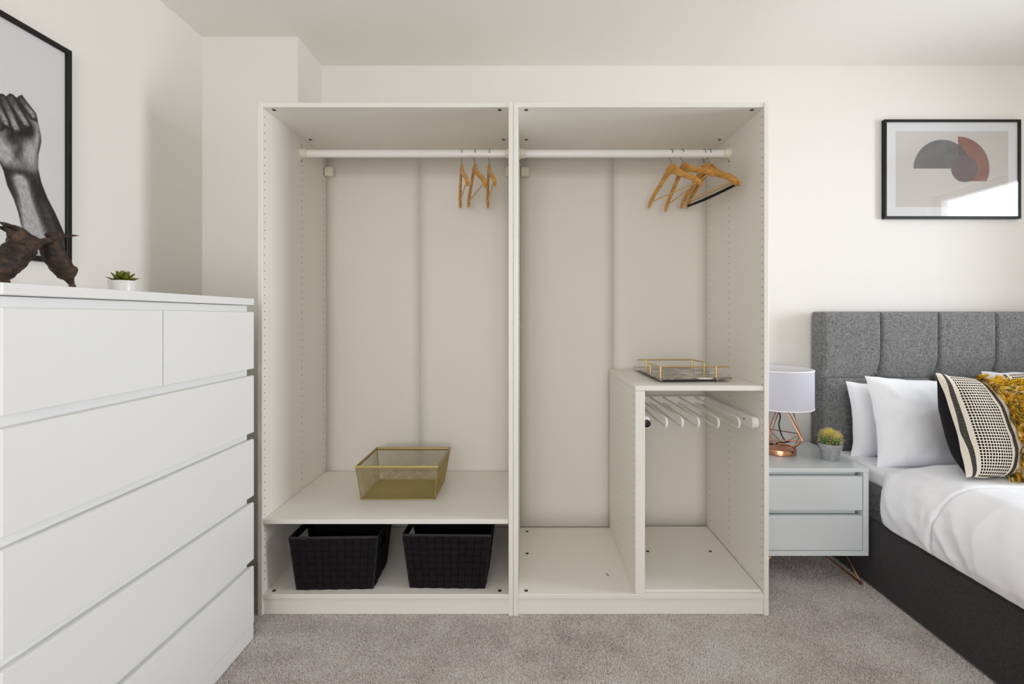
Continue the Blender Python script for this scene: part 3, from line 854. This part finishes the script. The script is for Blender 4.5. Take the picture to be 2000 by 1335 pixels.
def woven(loc, rotz, wb, db, wt, dt, h, label):
    t = thing('woven_basket', loc, label, 'basket', 'black woven storage baskets', (0, 0, rotz))
    B = [Vector((-wb / 2, 0, 0)), Vector((wb / 2, 0, 0)), Vector((wb / 2, db, 0)), Vector((-wb / 2, db, 0))]
    o_ = (dt - db) / 2
    Tp = [Vector((-wt / 2, -o_, h)), Vector((wt / 2, -o_, h)), Vector((wt / 2, db + o_, h)), Vector((-wt / 2, db + o_, h))]
    for k in range(4):
        a, b, c, d = B[k], B[(k + 1) % 4], Tp[(k + 1) % 4], Tp[k]
        nrm = (b - a).cross(d - a).normalized()
        nu, nv = (11 if k % 2 == 0 else 7), 8

        def P_(u, v, hh): return a * (1 - u) * (1 - v) + b * u * (1 - v) + c * u * v + d * (1 - u) * v + nrm * hh
        m = MB()
        for i in range(nu):
            for j in range(nv):
                if k % 2 == 1 and j in (5, 6) and 2 <= i <= 4: continue          # hand hole in the short sides
                e = 0.03 / nu; ee = 0.03 / nv
                u0, u1, v0, v1 = i / nu, (i + 1) / nu, j / nv, (j + 1) / nv
                hi_ = 0.0030 if (i + j) % 2 else 0.0014
                m.hexa([P_(u0, v0, -0.003), P_(u1, v0, -0.003), P_(u1, v1, -0.003), P_(u0, v1, -0.003),
                        P_(u0 + e, v0 + ee, hi_), P_(u1 - e, v0 + ee, hi_), P_(u1 - e, v1 - ee, hi_), P_(u0 + e, v1 - ee, hi_)])
        m.build('woven_side', M_STRAP, t, local=True)
    m = MB(); m.hexa([p + Vector((0, 0, 0.0005)) for p in B] + [p + Vector((0, 0, 0.004)) for p in B]); m.build('base', M_STRAP, t, local=True)
    m = MB(); m.tube(Tp, 0.004, 8, closed=True, ry=0.006, up=(0, 0, 1)); m.build('rim', M_RIMB, t, smooth=40, local=True)
    for k in range(4):
        m = MB(); m.tube([B[k] + Vector((0, 0, 0.002)), Tp[k]], 0.0028, 6); m.build('corner_binding', M_RIMB, t, smooth=40, local=True)


woven((-0.765, 1.780, 0.0845), R(1.5), 0.300, 0.185, 0.345, 0.215, 0.213, 'black woven basket under the low shelf, beside the left side panel')
woven((-0.318, 1.788, 0.0845), R(-1.0), 0.300, 0.185, 0.352, 0.215, 0.218, 'black woven basket under the low shelf, near the middle panels')

# ------------------------------------------------------------------ marble tray on the half shelf
tz = 0.9005
t = thing('marble_tray', (0.69, 2.03, tz), 'dark marble tray with gold gallery rails on the half-height shelf', 'tray')
M_MARB = base_mat('grey_marble', (120, 112, 108), 0.22); nt = M_MARB.node_tree
nt.links.new(ramp(nt, noise_tex(nt, 9, 8, stretch=(1, 2.2, 1)), [(0.30, (74, 66, 63)), (0.44, (150, 141, 135)), (0.52, (104, 95, 91)), (0.62, (224, 218, 212))]), nt.nodes['Principled BSDF'].inputs['Base Color'])
m = MB(); m.hexa([Vector(p) for z in (tz + 0.011, tz + 0.018) for p in ((0.541, 1.826, z), (0.852, 1.850, z), (0.846, 2.262, z), (0.537, 2.246, z))]); m.build('slab', M_MARB, t, 0.002)
zr = 0.962
m = MB(); m.tube([(0.543, 1.995, zr), (0.557, 1.858, zr), (0.843, 1.866, zr)], 0.0032, 10); m.build('gallery_rail', M_GOLD, t, smooth=50)
m = MB(); m.tube([(0.533, 2.165, zr), (0.804, 2.175, zr), (0.817, 2.045, zr)], 0.0032, 10); m.build('gallery_rail', M_GOLD, t, smooth=50)
for x, y in ((0.557, 1.858), (0.791, 1.8645), (0.555, 2.005), (0.5785, 2.1667), (0.804, 2.175), (0.8158, 2.055)):
    m = MB(); m.lathe([(0.006, tz + 0.018), (0.006, tz + 0.022), (0.0042, tz + 0.023), (0.0042, zr + 0.001)], (x, y, 0), 14); m.build('post', M_GOLD, t, smooth=40)
for x, y in ((0.560, 1.858), (0.795, 1.8645), (0.5785, 2.20), (0.81, 2.21)):
    m = MB(); m.lathe([(0.0, tz), (0.005, tz), (0.007, tz + 0.003), (0.007, tz + 0.009), (0.005, tz + 0.011)], (x, y, 0), 14); m.build('foot', M_GOLD, t, smooth=40)

# a crumb on the wardrobe floor
m = MB(); p = at(1186, 1120, 1.88); m.add([(p.x - 0.004, p.y + 0.010, 0.0846), (p.x + 0.005, p.y - 0.012, 0.0846), (p.x + 0.006, p.y - 0.004, 0.0846), (p.x - 0.003, p.y + 0.006, 0.089), (p.x + 0.004, p.y - 0.009, 0.088)],
                                         [(0, 3, 4, 1), (1, 4, 2), (2, 4, 3), (0, 2, 3), (0, 1, 2)])
tag(m.build('dried_leaf', mat('dry_leaf', (112, 104, 88), 0.8)), 'tiny dried leaf lying on the right wardrobe floor by the divider', 'leaf')

# ------------------------------------------------------------------ abstract picture on the back wall
ax0, ax1, az0, az1, ay = 1.873, 2.590, 1.684, 2.204, 2.338
t = thing('picture', ((ax0 + ax1) / 2, YB, (az0 + az1) / 2), 'black-framed abstract print of grey and rust half circles above the bed', 'picture')


def frame(t, boxes, mtr=M_BLACKF):
    for b in boxes: bx('frame_bar', b, mtr, t, 0.0012)


fw = 0.013
frame(t, [(ax0, ax1, ay, YB - 0.002, az1 - fw, az1), (ax0, ax1, ay, YB - 0.002, az0, az0 + fw),
          (ax0, ax0 + fw, ay, YB - 0.002, az0 + fw, az1 - fw), (ax1 - fw, ax1, ay, YB - 0.002, az0 + fw, az1 - fw)])
bx('mount', (ax0 + fw, ax1 - fw, ay + 0.008, ay + 0.016, az0 + fw, az1 - fw), M_PAPER, t, 0)
m = MB(); m.box(ax0 + fw, ax1 - fw, ay + 0.002, ay + 0.004, az0 + fw, az1 - fw); m.build('glass_pane', glass_mat('picture_acrylic', 2.2), t)
PA = [mat('print_greige', (222, 215, 210), 0.9), mat('print_grey', (104, 103, 103), 0.9, var=(14, (122, 121, 121))), mat('print_rust', (140, 88, 76), 0.9, var=(12, (156, 104, 90))),
      mat('print_mauve', (102, 86, 92), 0.9, var=(14, (116, 100, 106))), mat('print_umber', (98, 86, 84), 0.9)]
z2 = lambda x, y: at(1680 + x * 320 / 1643, 200 + y * 260 / 1335, ay + 0.008)    # layout of the print


def arc(cx_, cy_, r, a0, a1, n=40): return [(cx_ + r * math.cos(R(a0 + (a1 - a0) * k / n)), cy_ - r * math.sin(R(a0 + (a1 - a0) * k / n))) for k in range(n + 1)]


m = MB()


def shape(pts, mi, lay):
    m.poly([Vector((q.x, q.y - 0.0003 * lay, q.z)) for q in (z2(*p) for p in pts)][::-1], mi)


shape([(357, 288), (1484, 288), (1484, 1048), (357, 1048)], 0, 1)
shape(arc(822, 663, 289, 0, 180), 1, 2)
shape([(980, 343)] + [(x, y) for x, y in arc(975, 660, 319, 89, -24) if x > 979] + [(985, 790)], 2, 3)
ov = [(x, y) for x, y in arc(822, 663, 289, 0, 75) if x >= 980]
shape([(980, 660)] + ov, 4, 4)
shape([(980 + (x - 980) * 1, y) for x, y in arc(1045, 665, 133, 0, 360)], 3, 5)
m.build('print', PA, t)

# ------------------------------------------------------------------ raised-fist drawing on the left wall
fx, fy0, fy1, fz0, fz1 = XL + 0.02, 0.975, 1.492, 1.344, 2.057
t = thing('picture', (XL, (fy0 + fy1) / 2, (fz0 + fz1) / 2), 'black-framed charcoal drawing of a raised fist above the chest of drawers', 'picture')
fw = 0.0165
frame(t, [(XL + 0.002, fx, fy0, fy1, fz1 - fw, fz1), (XL + 0.002, fx, fy0, fy1, fz0, fz0 + fw),
          (XL + 0.002, fx, fy0, fy0 + fw, fz0 + fw, fz1 - fw), (XL + 0.002, fx, fy1 - fw, fy1, fz0 + fw, fz1 - fw)])
m = MB(); m.box(fx - 0.005, fx - 0.003, fy0 + fw, fy1 - fw, fz0 + fw, fz1 - fw); m.build('glass_pane', glass_mat('picture_glass', 0.7), t)
PX = fx - 0.008
DK = 630.0                                              # drawing units per metre


def dr(a, b): q = onx(a, b, PX); return np.array((q.y, q.z))


ny_, nz_ = 300, 430
ys = np.linspace(fy0 + fw, fy1 - fw, ny_); zs = np.linspace(fz0 + fw, fz1 - fw, nz_)
Yg, Zg = np.meshgrid(ys, zs); Pq = np.stack([Yg.ravel(), Zg.ravel()], 1)


def seg(a, b, r):                                       # signed distance to a capsule, in drawing units, and how far along it
    a, b = dr(*a), dr(*b); d = b - a; tt = np.clip(((Pq - a) @ d) / (d @ d), 0, 1)
    return np.hypot(*(Pq - a - tt[:, None] * d).T) * DK - r, tt


def poly_sd(pts):
    p = np.array([dr(*q) for q in pts]); n = len(p); best = np.full(len(Pq), 1e9); ins = np.zeros(len(Pq), bool)
    for i in range(n):
        a, b = p[i], p[(i + 1) % n]; d = b - a; tt = np.clip(((Pq - a) @ d) / (d @ d), 0, 1)
        best = np.minimum(best, np.hypot(*(Pq - a - tt[:, None] * d).T))
        c = (a[1] > Pq[:, 1]) != (b[1] > Pq[:, 1])
        xi = (b[0] - a[0]) * (Pq[:, 1] - a[1]) / (b[1] - a[1] + 1e-12) + a[0]
        ins ^= c & (Pq[:, 0] < xi)
    return np.where(ins, -best, best) * DK


def blob(c, rx, ry, ang=0):
    d = (Pq - dr(*c)) * DK; ca, sa = math.cos(R(ang)), math.sin(R(ang))
    u, v = d[:, 0] * ca - d[:, 1] * sa, d[:, 0] * sa + d[:, 1] * ca
    return np.exp(-(u / rx) ** 2 - (v / ry) ** 2)


sm_ = lambda x, a, b: np.clip((x - a) / (b - a), 0, 1) ** 2 * (3 - 2 * np.clip((x - a) / (b - a), 0, 1))
hand = [(-14, 186), (0, 183), (6, 183), (12, 188), (19, 182), (25, 184), (33, 191), (37, 187), (43, 185), (51, 196), (61, 209), (71, 222), (76, 245), (80, 262),
        (81, 275), (78, 290), (75, 303), (75, 330), (81, 357), (93, 387), (108, 416), (124, 452), (138, 482), (154, 520), (58, 520), (50, 478), (41, 440), (36, 416), (27, 389), (14, 362), (7, 334),
        (0, 319), (-10, 303), (-22, 285), (-34, 262), (-42, 240), (-40, 214), (-28, 196)]
sd = poly_sd(hand)
tone = np.full(len(Pq), 0.54)
tone += 0.36 * blob((4, 285), 20, 26, 25) + 0.30 * blob((56, 292), 15, 20, 20) + 0.28 * blob((20, 310), 16, 13, 40) + 0.25 * blob((73, 262), 6, 30)
tone += 0.30 * blob((66, 232), 8, 16, 30) + 0.18 * blob((62, 318), 10, 20)
tone -= 0.42 * blob((26, 268), 14, 20, 20) + 0.36 * blob((52, 258), 15, 10, -30) + 0.30 * blob((34, 300), 7, 22, 25) + 0.22 * blob((60, 245), 8, 14, 10)
tone -= 0.26 * blob((40, 338), 46, 9, -8)
arm = sm_(-Pq[:, 1], -dr(40, 330)[1], -dr(40, 350)[1])
s1, _ = seg((40, 350), (82, 500), 4)
tone = tone * (1 - arm) + arm * (0.22 + 0.74 * np.exp(-(np.maximum(s1, 0) / (9 + 9 * sm_(-Pq[:, 1], -dr(50, 380)[1], -dr(80, 480)[1]))) ** 2))
s2, _ = seg((35, 400), (62, 500), 1.5); tone += arm * 0.16 * np.exp(-(s2 / 5) ** 2)
s3, _ = seg((86, 400), (120, 490), 1.5); tone += arm * 0.14 * np.exp(-(s3 / 6) ** 2)
for a, b, r in (((-26, 205), (-8, 243), 10), ((-8, 199), (13, 239), 9.5), ((8, 193), (31, 249), 8), ((21, 192), (50, 240), 7.8), ((43, 194), (66, 225), 9)):
    d_, tt = seg(a, b, r)
    lit = 0.22 + 0.50 * sm_(-d_, 0.0, r * 0.8) * (0.40 + 0.60 * sm_(tt, 0.05, 0.55)) + 0.08 * sm_(tt, 0.6, 1.0) - 0.10 * blob(((a[0] + b[0]) / 2, (a[1] + b[1]) / 2 - 4), r, 5)
    k = sm_(-d_, -1.5, 1.0); edge = np.exp(-((d_ - 0.6) / 2.0) ** 2)
    tone = tone * (1 - 0.62 * edge * (sd < 0)); tone = tone * (1 - k) + lit * k
    nail = blob((b[0] * 0.92 + a[0] * 0.08, b[1] + 2), r * 0.5, r * 0.6, 20); ring = np.exp(-((nail - 0.45) / 0.12) ** 2); tone -= 0.24 * ring * k
grain = np.array([noise.noise(Vector((p[0] * 190, p[1] * 70, 0))) + 0.6 * noise.noise(Vector((p[0] * 230 + p[1] * 120, p[1] * 160, 3))) for p in Pq])
tone = np.clip(0.48 + (tone - 0.5) * 1.15, 0.06, 0.86) + 0.13 * grain - 0.05
tone *= 1 - 0.62 * np.exp(-((sd + 1.0) / 2.6) ** 2) * (0.55 + 0.45 * np.sin(Pq[:, 1] * 60))
tone = np.clip(tone, 0.05, 0.93)
fade = sm_(-Pq[:, 1], -dr(90, 445)[1], -dr(100, 500)[1]); tone = tone * (1 - fade) + fade * np.clip(tone + 0.35, 0, 0.8)
k = sm_(-sd, -0.8, 0.8); paper = 0.885
g = (paper * (1 - k) + np.clip(tone * 0.86, 0.03, 0.86) * k)
lg = np.where(g <= 0.04045, g / 12.92, ((g + 0.055) / 1.055) ** 2.4)
m = MB(); q = ny_
m.v = [(PX, p[0], p[1]) for p in Pq]; m.f = [(j * q + i, j * q + i + 1, (j + 1) * q + i + 1, (j + 1) * q + i) for j in range(nz_ - 1) for i in range(ny_ - 1)]; m.mi = [0] * len(m.f)
o = m.build('drawing', attr_mat('charcoal_on_paper', 0.9), t)
set_cols(o, np.stack([lg, lg * 0.99, lg * 1.0, np.ones_like(lg)], 1))
bx('backing_board', (XL + 0.004, PX - 0.001, fy0 + fw, fy1 - fw, fz0 + fw, fz1 - fw), M_PAPER, t, 0)

# ------------------------------------------------------------------ boxing hares on the chest of drawers
HX = -1.13
M_BRONZE = base_mat('rusty_bronze', (70, 52, 42), 0.62, 0.25); nt = M_BRONZE.node_tree
nt.links.new(ramp(nt, noise_tex(nt, 60, 6), [(0.32, (30, 23, 21)), (0.52, (56, 41, 34)), (0.72, (96, 68, 48))]), nt.nodes['Principled BSDF'].inputs['Base Color'])
add_bump(M_BRONZE, noise_tex(nt, 120, 5), 0.7, 0.004)
sc_ = onx(100, 500, HX)
t = thing('hare_sculpture', (HX, sc_.y - 0.05, ctop), 'rusty brown metal sculpture of two boxing hares on the chest of drawers', 'sculpture')
HK = 872 / 1.07                                         # drawing units per metre at the sculpture


def hare(chains):
    """one body: tapering limbs laid along chains of (px, py, sideways offset in m, radius in px), melted into a single skin"""
    m = MB(); ball = [(max(math.cos(p), 0.0), math.sin(p)) for p in np.linspace(-math.pi / 2, math.pi / 2, 8)]
    for pts in chains:
        q = [(onx(a, b, HX) + Vector((off, 0, 0)), r / HK) for a, b, off, r in pts]
        for (p0, r0), (p1, r1) in zip(q, q[1:]):
            n = max(1, int((p1 - p0).length / (0.35 * min(r0, r1))))
            for k in range(n + 1):
                f = k / n; c, rr = p0.lerp(p1, f), r0 + (r1 - r0) * f
                m.lathe([(u * rr, v * rr) for u, v in ball], tuple(c), 12)
    ob = m.build('hare', M_BRONZE, t)
    rm = ob.modifiers.new('skin', 'REMESH'); rm.mode = 'VOXEL'; rm.voxel_size = 0.0018; rm.use_smooth_shade = True
    sm = ob.modifiers.new('smooth', 'SMOOTH'); sm.factor = 0.5; sm.iterations = 5
    tx = bpy.data.textures.new('lumps', 'CLOUDS'); tx.noise_scale = 0.014; tx.noise_depth = 3
    dp = ob.modifiers.new('lumps', 'DISPLACE'); dp.texture = tx; dp.strength = 0.005; dp.texture_coords = 'GLOBAL'
    return ob


# right-hand hare, ears streaming behind; then its forelegs and hind legs
hare([[(128, 533, 0, 15), (120, 519, 0, 18), (106, 501, 0, 18), (101, 484, 0, 18), (104, 471, 0, 13), (106, 459, 0, 9), (98, 457, 0, 6.5), (91, 458, 0, 4)],
      [(109, 458, 0.005, 6), (118, 459.5, 0.006, 3.8), (132, 460, 0.008, 3.2), (147, 459.5, 0.009, 1.3)],
      [(109, 458, -0.006, 6), (118, 458, -0.010, 3.6), (131, 460.5, -0.013, 3), (142, 461.5, -0.015, 1.3)],
      [(100, 480, -0.010, 12), (88, 477, -0.009, 6.5), (75, 475, -0.013, 4.6), (64, 476, -0.010, 3.6)],
      [(124, 528, 0.014, 13), (127, 541, 0.008, 8), (132, 553, 0.008, 5), (134, 561, 0.008, 4), (127, 562, 0.008, 3.2)],
      [(132, 530, -0.012, 12), (139, 543, -0.009, 7), (148, 554, -0.009, 4.6), (151, 562, -0.009, 4), (144, 563, -0.009, 3.2)],
      [(136, 525, 0, 8), (142, 524, 0, 4)]])
# left-hand hare, bulkier and nearer the edge of the chest
hare([[(1, 524, 0, 22), (8, 515, 0, 24), (24, 501, 0, 23), (40, 487, 0, 22), (43, 474, 0, 20), (39, 461, 0, 15), (32, 452, 0, 10.5), (24, 453, 0, 7.5), (18, 458, 0, 4.5)],
      [(29, 448, 0.006, 7), (18, 443.5, 0.008, 4.6), (2, 438.5, 0.010, 3.8), (-16, 432, 0.012, 1.5)],
      [(29, 449, -0.008, 7), (18, 446, -0.012, 4.4), (4, 443, -0.010, 3.4), (-10, 440, -0.010, 1.4)],
      [(48, 474, 0.012, 15), (62, 474, 0.014, 8), (74, 471, 0.014, 5.6), (86, 468, 0.013, 4.8), (98, 466, 0.010, 4)],
      [(-2, 524, 0.008, 17), (-8, 536, 0.009, 9), (-2, 545, 0.009, 5.5), (0, 550, 0.009, 4), (9, 551, 0.009, 3.4)],
      [(-6, 524, -0.009, 17), (-18, 536, -0.010, 9), (-24, 545, -0.010, 5.5), (-24, 550, -0.010, 4), (-14, 551, -0.010, 3.4)],
      [(-12, 516, 0, 11), (-22, 508, 0, 6)]])

# ------------------------------------------------------------------ succulent on the chest of drawers
px_, py_ = -1.17, 1.293
t = thing('potted_succulent', (px_, py_, ctop), 'small green succulent in a white pot on the chest of drawers', 'plant')
m = MB(); m.lathe([(0.0, 0), (0.028, 0), (0.030, 0.002), (0.0335, 0.037), (0.0325, 0.039), (0.0295, 0.039), (0.029, 0.032), (0.0, 0.032)], (px_, py_, ctop), 36); m.build('pot', mat('white_ceramic', (226, 224, 222), 0.3), t, smooth=35)
m = MB(); m.lathe([(0.0, 0.036), (0.02, 0.035), (0.0292, 0.0325)], (px_, py_, ctop), 20); m.build('soil', mat('potting_soil', (58, 46, 36), 0.95), t, smooth=60)
M_SUC = base_mat('succulent_leaf', (96, 104, 28), 0.45); nt = M_SUC.node_tree
nt.links.new(ramp(nt, noise_tex(nt, 70, 2), [(0.35, (74, 90, 26)), (0.65, (124, 126, 36))]), nt.nodes['Principled BSDF'].inputs['Base Color'])
rnd = random.Random(4); leaf_me = None
for ring, (n, el, L, z0_) in enumerate(((9, 12, 0.036, 0.038), (8, 32, 0.032, 0.041), (6, 52, 0.026, 0.044), (4, 74, 0.022, 0.046))):
    for k in range(n):
        if leaf_me is None:
            def lf(u, v):
                wv = math.sin(math.pi * min(1, v * 0.93 + 0.07)) ** 0.8 * 0.0085 * (1 - 0.3 * v); a_ = 2 * math.pi * u
                return (v, wv / 0.036 * math.cos(a_), 0.35 * wv / 0.036 * math.sin(a_) + 0.16 * v * v)
            lm = MB(); lm.grid(lf, 8, 7); o = lm.build('leaf', M_SUC, t, smooth=80, local=True); leaf_me = o.data
        else:
            o = bpy.data.objects.new('leaf', leaf_me); COL.objects.link(o); o.parent = t; BASE[o.name] = BASE[t.name]
        a_ = 2 * math.pi * (k + 0.5 * ring) / n + rnd.uniform(-0.12, 0.12); e_ = R(el + rnd.uniform(-6, 6))
        o.rotation_euler = Euler((0, -e_, a_)); o.scale = (L, 0.036, 0.036)
        o.location = (0.004 * math.cos(a_), 0.004 * math.sin(a_), z0_)
